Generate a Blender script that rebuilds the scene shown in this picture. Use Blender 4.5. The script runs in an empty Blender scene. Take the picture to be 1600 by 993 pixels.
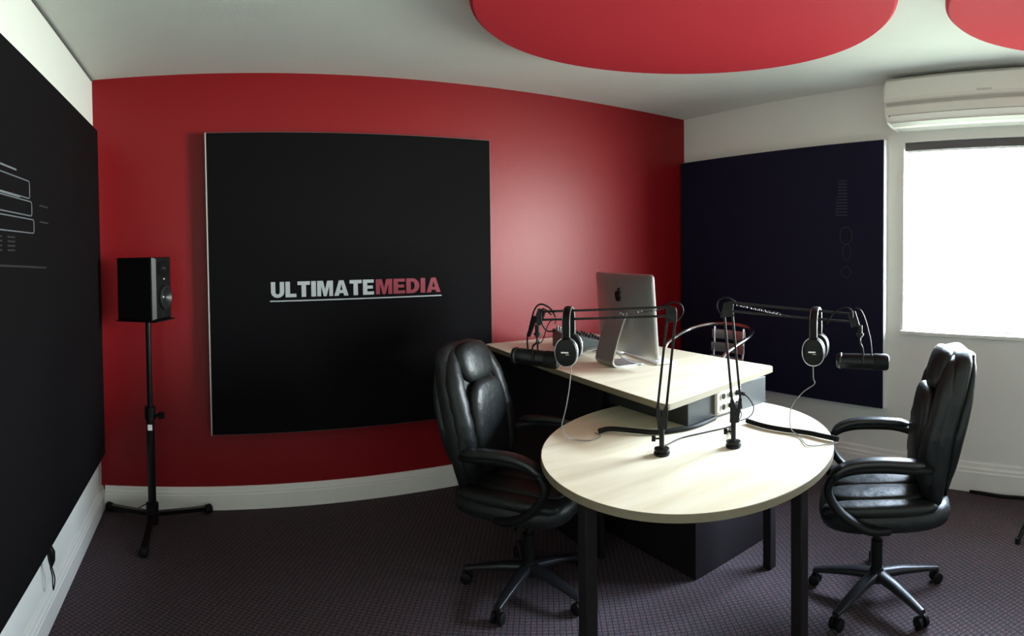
import bpy, bmesh, math, random
from mathutils import Vector, Matrix
random.seed(7)
PI = math.pi
C = bpy.context.scene.collection
sc = bpy.context.scene

# ------------------------------------------------------------------ camera, sky, exposure
F, HY, X0, TX, TY, W, H = 931.26, 413.48, 338.44, 0.01537, -0.02192, 1600, 993
CAM_Z = 1.46
cd = bpy.data.cameras.new('camera'); cam = bpy.data.objects.new('camera', cd); C.objects.link(cam)
cd.type = 'PANO'; cd.panorama_type = 'CENTRAL_CYLINDRICAL'      # the photograph is a phone panorama
cd.central_cylindrical_radius = 1.0
cd.central_cylindrical_range_u_min = -X0 / F
cd.central_cylindrical_range_u_max = (W - X0) / F
cd.central_cylindrical_range_v_min = -(H - HY) / F
cd.central_cylindrical_range_v_max = HY / F
cd.clip_start = 0.02; cd.clip_end = 200
Rw = Matrix(((math.cos(TY), 0, math.sin(TY)), (0, 1, 0), (-math.sin(TY), 0, math.cos(TY)))) @ \
     Matrix(((1, 0, 0), (0, math.cos(TX), -math.sin(TX)), (0, math.sin(TX), math.cos(TX))))
Rt = Rw.transposed()
ex, ey, ez = Rt @ Vector((1, 0, 0)), Rt @ Vector((0, 1, 0)), Rt @ Vector((0, 0, 1))
m = Matrix((ex, ez, -ey)).transposed().to_4x4(); m.translation = Vector((0, 0, CAM_Z))
cam.matrix_world = m
sc.camera = cam

w = bpy.data.worlds.new('sky'); sc.world = w; w.use_nodes = True
nt = w.node_tree; nt.nodes.clear()
wo = nt.nodes.new('ShaderNodeOutputWorld'); bg = nt.nodes.new('ShaderNodeBackground')
tc = nt.nodes.new('ShaderNodeTexCoord'); sx = nt.nodes.new('ShaderNodeSeparateXYZ'); cr = nt.nodes.new('ShaderNodeValToRGB')
mr = nt.nodes.new('ShaderNodeMapRange'); mr.inputs['From Min'].default_value = -1
nt.links.new(tc.outputs['Generated'], sx.inputs[0]); nt.links.new(sx.outputs['Z'], mr.inputs['Value']); nt.links.new(mr.outputs[0], cr.inputs[0])
cr.color_ramp.elements[0].position = 0.0; cr.color_ramp.elements[0].color = (0.15, 0.18, 0.14, 1)
cr.color_ramp.elements[1].position = 0.30; cr.color_ramp.elements[1].color = (0.28, 0.32, 0.27, 1)     # garden below
for p_, c_ in ((0.43, (2.1, 2.3, 2.1, 1)), (0.55, (2.3, 2.5, 2.45, 1)), (0.66, (2.0, 2.35, 2.6, 1)), (0.71, (3.0, 3.7, 4.5, 1)), (0.78, (3.0, 3.7, 4.6, 1)), (0.85, (0.5, 0.62, 0.78, 1))):   # bright facade opposite, hazy glare above it
    cr.color_ramp.elements.new(p_).color = c_
nt.links.new(cr.outputs[0], bg.inputs[0]); bg.inputs[1].default_value = 19.5
nt.links.new(bg.outputs[0], wo.inputs[0])
WY0, WY1, WZ0, WZ1 = 0.22, 1.52, 0.95, 2.125       # window opening in the right wall
pl = bpy.data.lights.new('window_portal', 'AREA'); pl.shape = 'RECTANGLE'; pl.size = WZ1 - WZ0; pl.size_y = WY1 - WY0
pl.cycles.is_portal = True
po = bpy.data.objects.new('window_portal', pl); C.objects.link(po)
po.location = (3.60, (WY0 + WY1) / 2, (WZ0 + WZ1) / 2); po.rotation_euler = (0, PI / 2, 0)
sc.view_settings.view_transform = 'Standard'; sc.view_settings.look = 'None'
sc.view_settings.gamma = 1.0; sc.view_settings.use_curve_mapping = False
sc.view_settings.exposure = 0.82
sc.cycles.max_bounces = 10; sc.cycles.diffuse_bounces = 6; sc.cycles.use_denoising = True
sc.cycles.sample_clamp_indirect = 4.0

# ------------------------------------------------------------------ materials
MT = {}
def mat(name, col, rough=0.5, metal=0.0, spec=0.5, noise=0.0, nscale=20, bump=0.0, bscale=60, coat=0.0):
    m = bpy.data.materials.new(name); m.use_nodes = True; MT[name] = m
    n = m.node_tree.nodes; l = m.node_tree.links; b = n['Principled BSDF']
    b.inputs['Base Color'].default_value = (*col, 1); b.inputs['Roughness'].default_value = rough
    b.inputs['Metallic'].default_value = metal; b.inputs['Specular IOR Level'].default_value = spec
    if coat: b.inputs['Coat Weight'].default_value = coat
    t = n.new('ShaderNodeTexCoord')
    if noise:
        a = n.new('ShaderNodeTexNoise'); a.inputs['Scale'].default_value = nscale; a.inputs['Detail'].default_value = 4
        l.new(t.outputs['Object'], a.inputs['Vector'])
        r = n.new('ShaderNodeMapRange'); r.inputs['To Min'].default_value = 1 - noise; r.inputs['To Max'].default_value = 1 + noise
        l.new(a.outputs['Fac'], r.inputs['Value'])
        v = n.new('ShaderNodeVectorMath'); v.operation = 'SCALE'; v.inputs[0].default_value = col
        l.new(r.outputs[0], v.inputs['Scale']); l.new(v.outputs[0], b.inputs['Base Color'])
    if bump:
        a = n.new('ShaderNodeTexNoise'); a.inputs['Scale'].default_value = bscale; a.inputs['Detail'].default_value = 3
        l.new(t.outputs['Object'], a.inputs['Vector'])
        u = n.new('ShaderNodeBump'); u.inputs['Strength'].default_value = bump; u.inputs['Distance'].default_value = 0.01
        l.new(a.outputs['Fac'], u.inputs['Height']); l.new(u.outputs[0], b.inputs['Normal'])
    return m
mat('red_paint', (0.205, 0.0022, 0.0055), 0.42, spec=0.30, noise=0.05, nscale=2, bump=0.04, bscale=60)
mat('white_paint', (0.71, 0.72, 0.68), 0.6, noise=0.03, nscale=3, bump=0.05, bscale=80)
mat('ceiling_paint', (0.63, 0.66, 0.62), 0.8, noise=0.04, nscale=5, bump=0.08, bscale=120)
mat('gloss_white', (0.74, 0.74, 0.70), 0.35, noise=0.05, nscale=8)
mat('groove', (0.10, 0.10, 0.10), 0.8, noise=0.1)
mat('black_fabric', (0.0042, 0.0038, 0.0045), 0.8, spec=0.06, noise=0.2, nscale=30, bump=0.1, bscale=700)
mat('blue_fabric', (0.008, 0.008, 0.024), 0.7, spec=0.15, noise=0.2, nscale=30, bump=0.1, bscale=700)
mat('light_edge', (0.62, 0.62, 0.60), 0.5, noise=0.03)
mat('dark_edge', (0.10, 0.09, 0.09), 0.4, noise=0.05)
mat('letter_grey', (0.36, 0.385, 0.40), 0.6, noise=0.03)
mat('letter_red', (0.20, 0.004, 0.022), 0.6, noise=0.03)
mat('print_grey', (0.11, 0.12, 0.135), 0.6, noise=0.1)
mat('print_faint', (0.015, 0.015, 0.018), 0.6, noise=0.1)
mat('print_blue', (0.024, 0.027, 0.045), 0.6, noise=0.2)
mat('red_felt', (0.42, 0.020, 0.032), 0.85, spec=0.2, noise=0.05, nscale=60, bump=0.15, bscale=500)
mat('black_plastic', (0.005, 0.005, 0.005), 0.42, spec=0.16, noise=0.1)
mat('satin_black', (0.004, 0.004, 0.005), 0.32, spec=0.22, noise=0.1)
mat('black_metal', (0.004, 0.0035, 0.0035), 0.35, spec=0.2, noise=0.1)
mat('leather', (0.007, 0.0085, 0.0085), 0.44, spec=0.3, noise=0.15, nscale=12, bump=0.35, bscale=26)
mat('armpad', (0.007, 0.0085, 0.0085), 0.34, spec=0.45, noise=0.1, nscale=12)
mat('gloss_black', (0.006, 0.006, 0.006), 0.42, spec=0.22, noise=0.1)
mat('cone', (0.014, 0.014, 0.014), 0.28, noise=0.1)
mat('chrome', (0.62, 0.62, 0.62), 0.18, 1.0, noise=0.02)
mat('aluminium', (0.56, 0.56, 0.57), 0.28, 0.9, noise=0.03)
mat('imac_metal', (0.42, 0.42, 0.41), 0.38, 0.75, noise=0.02)
mat('imac_black', (0.008, 0.008, 0.008), 0.25, noise=0.05)
mat('screen', (0.01, 0.01, 0.012), 0.08, noise=0.05)
mat('white_plastic', (0.78, 0.78, 0.76), 0.35, noise=0.02)
mat('ac_plastic', (0.70, 0.69, 0.63), 0.4, noise=0.02)
mat('ac_shadow', (0.36, 0.35, 0.32), 0.5, noise=0.03)
mat('grey_text', (0.40, 0.39, 0.37), 0.5, noise=0.02)
mat('blind_grey', (0.085, 0.08, 0.085), 0.6, noise=0.05)
mat('edge_band', (0.15, 0.125, 0.08), 0.5, noise=0.06, nscale=30)
mat('desk_side', (0.026, 0.029, 0.027), 0.5, noise=0.4, nscale=6)
mat('dark_panel', (0.007, 0.005, 0.006), 0.6, spec=0.2, noise=0.1)
mat('plate_cream', (0.66, 0.62, 0.52), 0.4, noise=0.03)
mat('rubber', (0.004, 0.004, 0.004), 0.55, spec=0.15, noise=0.1)
mat('white_cable', (0.55, 0.55, 0.53), 0.5, noise=0.02)
mat('grey_cable', (0.16, 0.16, 0.16), 0.5, noise=0.02)
mat('mixer_grey', (0.040, 0.048, 0.046), 0.5, noise=0.1)
mat('star_silver', (0.018, 0.018, 0.021), 0.3, 0.25, spec=0.3, noise=0.05)

# pale birch laminate
m = mat('birch', (0.72, 0.64, 0.47), 0.38, spec=0.5)
n = m.node_tree.nodes; l = m.node_tree.links; b = n['Principled BSDF']
t = n.new('ShaderNodeTexCoord'); mp = n.new('ShaderNodeMapping'); mp.inputs['Scale'].default_value = (1.2, 9, 1)
mp.inputs['Rotation'].default_value = (0, 0, 0.5)
a = n.new('ShaderNodeTexNoise'); a.inputs['Scale'].default_value = 2.2; a.inputs['Detail'].default_value = 6
r = n.new('ShaderNodeValToRGB'); r.color_ramp.elements[0].color = (0.72, 0.64, 0.46, 1); r.color_ramp.elements[1].color = (0.82, 0.75, 0.58, 1)
r.color_ramp.elements[0].position = 0.35; r.color_ramp.elements[1].position = 0.65
l.new(t.outputs['Object'], mp.inputs[0]); l.new(mp.outputs[0], a.inputs['Vector']); l.new(a.outputs['Fac'], r.inputs[0]); l.new(r.outputs[0], b.inputs['Base Color'])

# carpet: small woven cells, purple brown threads
m = mat('carpet', (0.05, 0.04, 0.045), 0.9, spec=0.15)
n = m.node_tree.nodes; l = m.node_tree.links; b = n['Principled BSDF']
t = n.new('ShaderNodeTexCoord'); mp = n.new('ShaderNodeMapping'); mp.inputs['Rotation'].default_value = (0, 0, 0.55)
br = n.new('ShaderNodeTexBrick'); br.inputs['Scale'].default_value = 22; br.inputs['Mortar Size'].default_value = 0.055; br.offset = 0.0
br.inputs['Mortar Smooth'].default_value = 0.4; br.inputs['Brick Width'].default_value = 0.5; br.inputs['Row Height'].default_value = 0.42
br.inputs['Color1'].default_value = (0.100, 0.066, 0.075, 1); br.inputs['Color2'].default_value = (0.074, 0.064, 0.073, 1)
br.inputs['Mortar'].default_value = (0.034, 0.023, 0.029, 1)
l.new(t.outputs['Object'], mp.inputs[0]); l.new(mp.outputs[0], br.inputs['Vector'])
a = n.new('ShaderNodeTexNoise'); a.inputs['Scale'].default_value = 160; a.inputs['Detail'].default_value = 2
l.new(t.outputs['Object'], a.inputs['Vector'])
r = n.new('ShaderNodeMapRange'); r.inputs['From Min'].default_value = 0.3; r.inputs['From Max'].default_value = 0.7
r.inputs['To Min'].default_value = 0.45; r.inputs['To Max'].default_value = 1.3
l.new(a.outputs['Fac'], r.inputs['Value'])
v = n.new('ShaderNodeVectorMath'); v.operation = 'SCALE'; l.new(br.outputs['Color'], v.inputs[0]); l.new(r.outputs[0], v.inputs['Scale'])
l.new(v.outputs[0], b.inputs['Base Color'])
u = n.new('ShaderNodeBump'); u.inputs['Strength'].default_value = 0.6; u.inputs['Distance'].default_value = 0.004
l.new(br.outputs['Fac'], u.inputs['Height']); u.invert = True; l.new(u.outputs[0], b.inputs['Normal'])

# thin window glass
m = bpy.data.materials.new('glass'); m.use_nodes = True; MT['glass'] = m
n = m.node_tree.nodes; l = m.node_tree.links; n.remove(n['Principled BSDF'])
tr = n.new('ShaderNodeBsdfTransparent'); gl = n.new('ShaderNodeBsdfGlossy'); gl.inputs['Roughness'].default_value = 0.02
mx = n.new('ShaderNodeMixShader'); mx.inputs[0].default_value = 0.06
l.new(tr.outputs[0], mx.inputs[1]); l.new(gl.outputs[0], mx.inputs[2]); l.new(mx.outputs[0], n['Material Output'].inputs[0])

# ------------------------------------------------------------------ mesh helpers
def V(*a): return Vector(a)
class MB:
    def __init__(s): s.bm = bmesh.new()
    def box(s, lo, hi, M=None):
        M = M or Matrix()
        vs = [s.bm.verts.new(M @ V(x, y, z)) for x in (lo[0], hi[0]) for y in (lo[1], hi[1]) for z in (lo[2], hi[2])]
        for f in ((0, 1, 3, 2), (4, 6, 7, 5), (0, 4, 5, 1), (2, 3, 7, 6), (0, 2, 6, 4), (1, 5, 7, 3)):
            s.bm.faces.new([vs[i] for i in f])
        return s
    def rings(s, rings, cap=True, closed=False):
        R = [[s.bm.verts.new(p) for p in r] for r in rings]; k = len(R[0])
        N = len(R)
        for i in range(N if closed else N - 1):
            a, b = R[i], R[(i + 1) % N]
            for j in range(k): s.bm.faces.new((a[j], a[(j + 1) % k], b[(j + 1) % k], b[j]))
        if cap and not closed:
            s.bm.faces.new(list(reversed(R[0]))); s.bm.faces.new(R[-1])
        return s
    def tube(s, pts, r, seg=10, flat=1.0, up=None, closed=False):
        pts = [V(*p) for p in pts]; N = len(pts); rs = r if isinstance(r, (list, tuple)) else [r] * N
        rings = []; prev = up and V(*up)
        for i, p in enumerate(pts):
            if closed: d = pts[(i + 1) % N] - pts[i - 1]
            else: d = pts[min(i + 1, N - 1)] - pts[max(i - 1, 0)]
            if d.length < 1e-9: d = V(0, 0, 1)
            d.normalize()
            if prev is None: prev = V(0, 0, 1) if abs(d.z) < 0.9 else V(1, 0, 0)
            n1 = prev - d * prev.dot(d)
            if n1.length < 1e-6: n1 = d.orthogonal()
            n1.normalize(); n2 = d.cross(n1)
            if not up: prev = n1
            rings.append([p + (n1 * math.cos(2 * PI * j / seg) * flat + n2 * math.sin(2 * PI * j / seg)) * rs[i] for j in range(seg)])
        return s.rings(rings, closed=closed)
    def bar(s, a, b, wd, th, up=(0, 0, 1)):
        a, b = V(*a), V(*b); d = (b - a).normalized(); n1 = V(*up) - d * V(*up).dot(d)
        n1.normalize(); n2 = d.cross(n1)
        return s.rings([[p + n1 * th * u / 2 + n2 * wd * v / 2 for u, v in ((1, 1), (1, -1), (-1, -1), (-1, 1))] for p in (a, b)])
    def cyl(s, a, b, r, r2=None, seg=20):
        return s.tube([a, b], [r, r if r2 is None else r2], seg)
    def lathe(s, prof, M=None, seg=28):      # prof: (radius, height) along local z
        M = M or Matrix()
        return s.rings([[M @ V(max(r, 1e-4) * math.cos(2 * PI * j / seg), max(r, 1e-4) * math.sin(2 * PI * j / seg), h) for j in range(seg)] for r, h in prof])
    def prism(s, poly, z0, z1, M=None):
        M = M or Matrix()
        return s.rings([[M @ V(x, y, z) for x, y in poly] for z in (z0, z1)])
    def build(s, name, m, parent=None, smooth=False, bevel=0, local=False, sub=0, ang=40):
        bmesh.ops.recalc_face_normals(s.bm, faces=s.bm.faces[:])
        me = bpy.data.meshes.new(name); s.bm.to_mesh(me); s.bm.free()
        me.materials.append(MT[m] if isinstance(m, str) else m)
        o = bpy.data.objects.new(name, me); C.objects.link(o)
        if parent is not None:
            o.parent = parent
            if not local:
                g = Vector(); q = parent
                while q: g += q.location; q = q.parent
                me.transform(Matrix.Translation(-g))
        if bevel:
            md = o.modifiers.new('bevel', 'BEVEL'); md.width = bevel; md.segments = 2; md.limit_method = 'ANGLE'
        if sub:
            md = o.modifiers.new('sub', 'SUBSURF'); md.levels = sub; md.render_levels = sub
        if smooth:
            for f in me.polygons: f.use_smooth = True
            if ang and not sub:
                bm = bmesh.new(); bm.from_mesh(me)
                for e in bm.edges:
                    if len(e.link_faces) == 2 and e.calc_face_angle(0) > math.radians(ang): e.smooth = False
                bm.to_mesh(me); bm.free()
        return o
def tag(o, label=None, cat=None, group=None, kind=None):
    if label: o['label'] = label
    if cat: o['category'] = cat
    if group: o['group'] = group
    if kind: o['kind'] = kind
    return o
def thing(name, label, cat, loc=(0, 0, 0), rz=0, group=None):
    o = bpy.data.objects.new(name, None); C.objects.link(o); o.location = loc; o.rotation_euler = (0, 0, rz)
    o.empty_display_size = 0.1
    return tag(o, label, cat, group)
def copy_tree(o, parent=None):
    c = o.copy(); C.objects.link(c)
    if parent: c.parent = parent
    for ch in [x for x in bpy.data.objects if x.parent == o]: copy_tree(ch, c)
    return c
def spline(pts, k=8, closed=False):
    pts = [V(*p) for p in pts]; out = []; N = len(pts)
    for i in range(N if closed else N - 1):
        if closed: p0, p1, p2, p3 = pts[i - 1], pts[i], pts[(i + 1) % N], pts[(i + 2) % N]
        else: p0, p1, p2, p3 = pts[max(i - 1, 0)], pts[i], pts[i + 1], pts[min(i + 2, N - 1)]
        for j in range(k):
            t = j / k
            out.append(0.5 * ((2 * p1) + (-p0 + p2) * t + (2 * p0 - 5 * p1 + 4 * p2 - p3) * t * t + (-p0 + 3 * p1 - 3 * p2 + p3) * t ** 3))
    if not closed: out.append(pts[-1])
    return out
def sup(a, b, e, seg):                     # superellipse ring in 2D
    out = []
    for j in range(seg):
        t = 2 * PI * j / seg; c, s_ = math.cos(t), math.sin(t)
        out.append((a * math.copysign(abs(c) ** (2 / e), c), b * math.copysign(abs(s_) ** (2 / e), s_)))
    return out
def lerp(tab, t):
    for (t0, *a), (t1, *b) in zip(tab, tab[1:]):
        if t <= t1:
            f = (t - t0) / (t1 - t0) if t1 > t0 else 0; f = max(0, f)
            f = f * f * (3 - 2 * f) * 0.4 + f * 0.6
            return [x + (y - x) * f for x, y in zip(a, b)]
    return list(tab[-1][1:])
def pillow(c, hx, hy, hz, M=None, e=3.0, n=10, seg=28):   # soft rounded cushion, axis z
    M = M or Matrix(); rr = []
    for i in range(n + 1):
        t = -PI / 2 + PI * i / n
        k = max(abs(math.cos(t)), 1e-3) ** (2 / e); z = math.copysign(abs(math.sin(t)) ** (2 / e), t)
        rr.append([M @ V(c[0] + x * k, c[1] + y * k, c[2] + hz * z) for x, y in sup(hx, hy, e, seg)])
    return rr

# ------------------------------------------------------------------ room
XL, XR, YF, YN, ZC = -0.70, 3.42, 3.42, -1.1, 2.50
def struct(mb, name, m, **k): return tag(mb.build(name, m, **k), kind='structure')
T = 0.2
struct(MB().box((XL - T, YN - T, -T), (XR + T, YF + T, 0)), 'floor', 'carpet')
struct(MB().box((XL - T, YN - T, ZC), (XR + T, YF + T, ZC + T)), 'ceiling', 'ceiling_paint')
struct(MB().box((XL - T, YN - T, 0), (XL, YF + T, ZC)), 'wall_left', 'white_paint')
struct(MB().box((XL, YF, 0), (XR, YF + T, ZC)), 'wall_far', 'red_paint')
struct(MB().box((XL, YN - T, 0), (XR, YN, ZC)), 'wall_near', 'white_paint')
b = MB()
b.box((XR, YN - T, 0), (XR + T, WY0, ZC)); b.box((XR, WY1, 0), (XR + T, YF + T, ZC))
b.box((XR, WY0, 0), (XR + T, WY1, WZ0)); b.box((XR, WY0, WZ1), (XR + T, WY1, ZC))
struct(b, 'wall_right', 'white_paint')
def skirting(name, a, bb, nrm, h):
    # moulded profile swept from a to b; nrm points into the room
    prof = [(0, 0), (0.022, 0), (0.022, h * 0.66), (0.018, h * 0.70), (0.018, h * 0.78), (0.012, h * 0.84), (0.010, h * 0.95), (0.006, h), (0, h)]
    a, bb, nrm = V(*a), V(*bb), V(*nrm)
    m_ = MB().rings([[p + nrm * x + V(0, 0, z) for x, z in prof] for p in (a, bb)])
    return struct(m_, name, 'gloss_white')
skirting('baseboard_left', (XL, YN, 0), (XL, YF, 0), (1, 0, 0), 0.13)
skirting('baseboard_far', (XL + 0.022, YF, 0), (XR - 0.022, YF, 0), (0, -1, 0), 0.13)
skirting('baseboard_right', (XR, YN, 0), (XR, YF, 0), (-1, 0, 0), 0.18)
struct(MB().box((XL, YN, ZC - 0.012), (XL + 0.008, YF, ZC)), 'trim_1', 'groove')
# window
wn = bpy.data.objects.new('window_1', None); C.objects.link(wn); wn.location = (XR + 0.1, (WY0 + WY1) / 2, WZ0); tag(wn, kind='structure')
b = MB()
for lo, hi in (((XR + .09, WY0, WZ0), (XR + .13, WY0 + .035, WZ1)), ((XR + .09, WY1 - .012, WZ0), (XR + .13, WY1, WZ1)),
               ((XR + .09, WY0 + .035, WZ0), (XR + .13, WY1 - .012, WZ0 + .015)), ((XR + .09, WY0 + .035, WZ1 - .03), (XR + .13, WY1 - .012, WZ1))):
    b.box(lo, hi)
b.build('window_frame', 'gloss_white', wn)
MB().box((XR + .105, WY0 + .02, WZ0 + .01), (XR + .111, WY1 - .006, WZ1 - .02)).build('glass_pane', 'glass', wn)
MB().box((XR - .022, WY0 - .03, WZ0 - .024), (XR + .02, WY1 + .015, WZ0)).build('window_sill', 'gloss_white', wn, bevel=.004)
rb = thing('roller_blind', 'grey rolled-up blind along the top of the bright window', 'blind', (XR + 0.05, (WY0 + WY1) / 2, WZ1 - 0.03))
MB().cyl((XR + .05, WY0 + .01, WZ1 - .03), (XR + .05, WY1 - .01, WZ1 - .03), .028, seg=20).build('rolled_fabric', 'blind_grey', rb, smooth=True)
MB().box((XR + .015, WY0 + .004, WZ1 - .052), (XR + .022, WY1 - .004, WZ1 - .001)).build('front_fascia', 'blind_grey', rb)

# unseen overhang added outside above the window to block light from the high sky
struct(MB().box((XR + T, YN - T, 2.28), (XR + T + .45, YF + T, 2.38)), 'added_overhang', 'white_paint')

# ------------------------------------------------------------------ acoustic panels
PZ0, PZ1 = 0.44, 2.15
def panel(origin, rz, wd, z0, z1, label, fab, edge, th=0.055, group='square black acoustic panels on the walls'):
    # local x along the wall (0..wd), local y = away from the wall is -y
    t = thing('acoustic_panel', label, 'wall panel', (origin[0], origin[1], z0), rz, group)
    h = z1 - z0
    b = MB()
    for lo, hi in (((0, -th, 0), (.012, 0, h)), ((wd - .012, -th, 0), (wd, 0, h)), ((.012, -th, 0), (wd - .012, 0, .012)), ((.012, -th, h - .012), (wd - .012, 0, h))): b.box(lo, hi)
    b.build('frame', edge, t, local=True)
    MB().box((.003, -th - .006, .003), (wd - .003, -th + .02, h - .003)).build('fabric_face', fab, t, local=True, bevel=.003)
    return t, th + .006
pf, fo = panel((-0.045, YF, 0), 0, 1.71, 0.445, 2.15, 'large black wall panel on the red wall bearing grey and red company lettering', 'black_fabric', 'dark_edge', .065)
pr, ro = panel((XR, 3.40, 0), -PI / 2, 1.77, 0.45, 2.145, 'blue-black panel with pale side edge on the white wall beside the window', 'blue_fabric', 'light_edge', .055)
pL, lo_ = panel((XL, 1.55, 0), PI / 2, 1.70, 0.37, 2.17, 'near black panel on the left wall, cut by the photo edge, with printed rounded outlines', 'black_fabric', 'dark_edge', .055)
MB().box((-.006, -.071, .0), (-.001, -.058, 1.705)).build('edge_strip', 'light_edge', pf, local=True)['label'] = 'thin pale metal strip down the left side'
# lettering
s_ = 0.26
def arc(cx, cy, rx, ry, a0, a1, n=10): return [(cx + rx * math.cos(math.radians(a0 + (a1 - a0) * i / n)), cy + ry * math.sin(math.radians(a0 + (a1 - a0) * i / n))) for i in range(n + 1)]
G = {}
G['U'] = (.78, [[(0, 1), (0, .36)] + arc(.39, .36, .39, .38, 180, 360) + [(.78, 1), (.52, 1), (.52, .36)] + arc(.39, .36, .13, .16, 0, -180) + [(.26, 1)]])
G['L'] = (.64, [[(0, 0), (.64, 0), (.64, .22), (.27, .22), (.27, 1), (0, 1)]])
G['T'] = (.74, [[(.235, 0), (.505, 0), (.505, .77), (.74, .77), (.74, 1), (0, 1), (0, .77), (.235, .77)]])
G['I'] = (.28, [[(0, 0), (.28, 0), (.28, 1), (0, 1)]])
G['M'] = (.95, [[(0, 0), (.23, 0), (.23, .68), (.39, 0), (.56, 0), (.72, .68), (.72, 0), (.95, 0), (.95, 1), (.60, 1), (.475, .42), (.35, 1), (0, 1)]])
G['A'] = (.86, [[(0, 0), (.27, 0), (.32, .17), (.54, .17), (.59, 0), (.86, 0), (.57, 1), (.43, 1), (.43, .75), (.375, .37), (.485, .37), (.43, .75), (.43, 1), (.29, 1)]])
G['A'] = (.86, [[(0, 0), (.27, 0), (.35, .37), (.43, .76), (.43, 1), (.29, 1)], [(.86, 0), (.57, 1), (.43, 1), (.43, .76), (.51, .37), (.59, 0)], [(.31, .17), (.55, .17), (.51, .37), (.35, .37)]])
G['E'] = (.68, [[(0, 0), (.68, 0), (.68, .21), (.27, .21), (.27, .40), (.62, .40), (.62, .60), (.27, .60), (.27, .79), (.67, .79), (.67, 1), (0, 1)]])
G['D'] = (.78, [[(0, 0), (.34, 0)] + arc(.34, .5, .44, .5, -90, 0, 8) + [(.50, .5)] + arc(.34, .5, .16, .28, 0, -90, 6)[1:] + [(.27, .22), (0, .22)],
                [(0, .78), (.27, .78)] + arc(.34, .5, .16, .28, 90, 0, 6) + [(.78, .5)] + arc(.34, .5, .44, .5, 0, 90, 8)[1:] + [(0, 1)],
                [(0, .22), (.27, .22), (.27, .78), (0, .78)]])
def word(txt, x0, x1, z0, hgt, m_, par, name, yy):
    gap = .075; tot = sum(G[c][0] for c in txt) + gap * (len(txt) - 1); k = (x1 - x0) / tot; x = x0
    for c in txt:
        b = MB()
        for poly in G[c][1]:
            b.prism([(x + px * k, z0 + pz * hgt) for px, pz in poly], yy - .002, yy + .0, Matrix(((1, 0, 0, 0), (0, 0, 1, 0), (0, 1, 0, 0), (0, 0, 0, 1))))
        o = b.build(name, m_, par, local=True)
        for f in o.data.polygons: pass
        x += (G[c][0] + gap) * k
word('ULTIMATE', .303 + .045, .902 + .045, 1.216 - .445, .088, 'letter_grey', pf, 'letter', -fo)
word('MEDIA', .914 + .045, 1.318 + .045, 1.216 - .445, .088, 'letter_red', pf, 'letter', -fo)
MB().box((.297 + .045, -fo - .002, 1.192 - .445), (1.324 + .045, -fo, 1.199 - .445)).build('underline', 'letter_grey', pf, local=True)
# printed outlines on the left panel (local x = world y - 1.55)
def outline(x0, x1, z0, z1, r, m_, name='printed_outline', rad=.0028):
    pts = [(x0, z0), (x1 - r, z0)] + arc(x1 - r, z0 + r, r, r, -90, 0, 5)[1:] + arc(x1 - r, z1 - r, r, r, 0, 90, 5) + [(x0, z1)]
    MB().tube([(x, -lo_ + .001, z - .37) for x, z in pts], rad, 6).build(name, m_, pL, local=True)
for k, (z0, z1) in enumerate(((1.675, 1.735), (1.615, 1.665), (1.555, 1.603))):
    outline(.004, .44 + .02 * k, z0, z1, .012, 'print_grey')
for (x0, x1, z) in ((.004, .09, 1.757), (.15, .30, 1.757), (.004, .33, 1.672)):
    MB().bar((x0, -lo_, z - .37), (x1, -lo_, z - .37), .004, .006).build('printed_line', 'print_grey', pL, local=True)
b = MB()
for k in range(4):
    b.bar((.05, -lo_, 1.535 - .014 * k - .37), (.15, -lo_, 1.535 - .014 * k - .37), .003, .005)
    b.bar((.20, -lo_, 1.535 - .014 * k - .37), (.27, -lo_, 1.535 - .014 * k - .37), .003, .005)
b.build('printed_hatching', 'print_faint', pL, local=True)
MB().bar((.004, -lo_, 1.45 - .37), (.62, -lo_, 1.43 - .37), .003, .006).build('printed_line', 'print_faint', pL, local=True)
for z in (1.66, 1.60): MB().bar((.55, -lo_, z - .37), (.66, -lo_, z - .37), .003, .006).build('printed_line', 'print_faint', pL, local=True)
# faint printed microphone on the right panel: local x = 3.33 - world y
b = MB()
for k in range(12):
    z = 1.90 - .45 - k * .020
    b.bar((3.40 - 1.955 - .0025 * k, -ro, z), (3.40 - 1.895 + .0005 * k, -ro, z - .002), .002, .007)
b.build('printed_grille', 'print_blue', pr, local=True)
b = MB()
for (cx, cz, rx, rz_) in ((1.50, 1.545, .045, .055), (1.505, 1.44, .03, .05), (1.50, 1.31, .035, .035)):
    pts = [(cx + rx * math.cos(a), -ro + .0005, cz - .45 + rz_ * math.sin(a)) for a in [2 * PI * i / 24 for i in range(24)]]
    b.tube(pts, .0035, 6, closed=True)
b.bar((1.495, -ro, .83), (1.495, -ro, .15), .002, .003); b.bar((1.515, -ro, .83), (1.515, -ro, .15), .002, .003)
b.build('printed_microphone', 'print_faint', pr, local=True)

# ------------------------------------------------------------------ ceiling discs
def disc(cx, cy, r, label):
    o = MB().lathe([(r - .012, ZC), (r, ZC - .012), (r, ZC - .068), (r - .014, ZC - .08), (0.001, ZC - .08)], Matrix.Translation((cx, cy, 0)), 96)
    bm = o.bm
    o = o.build('ceiling_disc', 'red_felt', smooth=True)
    return tag(o, label, 'acoustic panel', 'red acoustic discs under the ceiling')
disc(1.737, 1.735, .857, 'large red round acoustic disc on the ceiling above the round table')
disc(2.43, .36, .497, 'smaller red acoustic disc at the photo corner, near the air conditioner')

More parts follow.
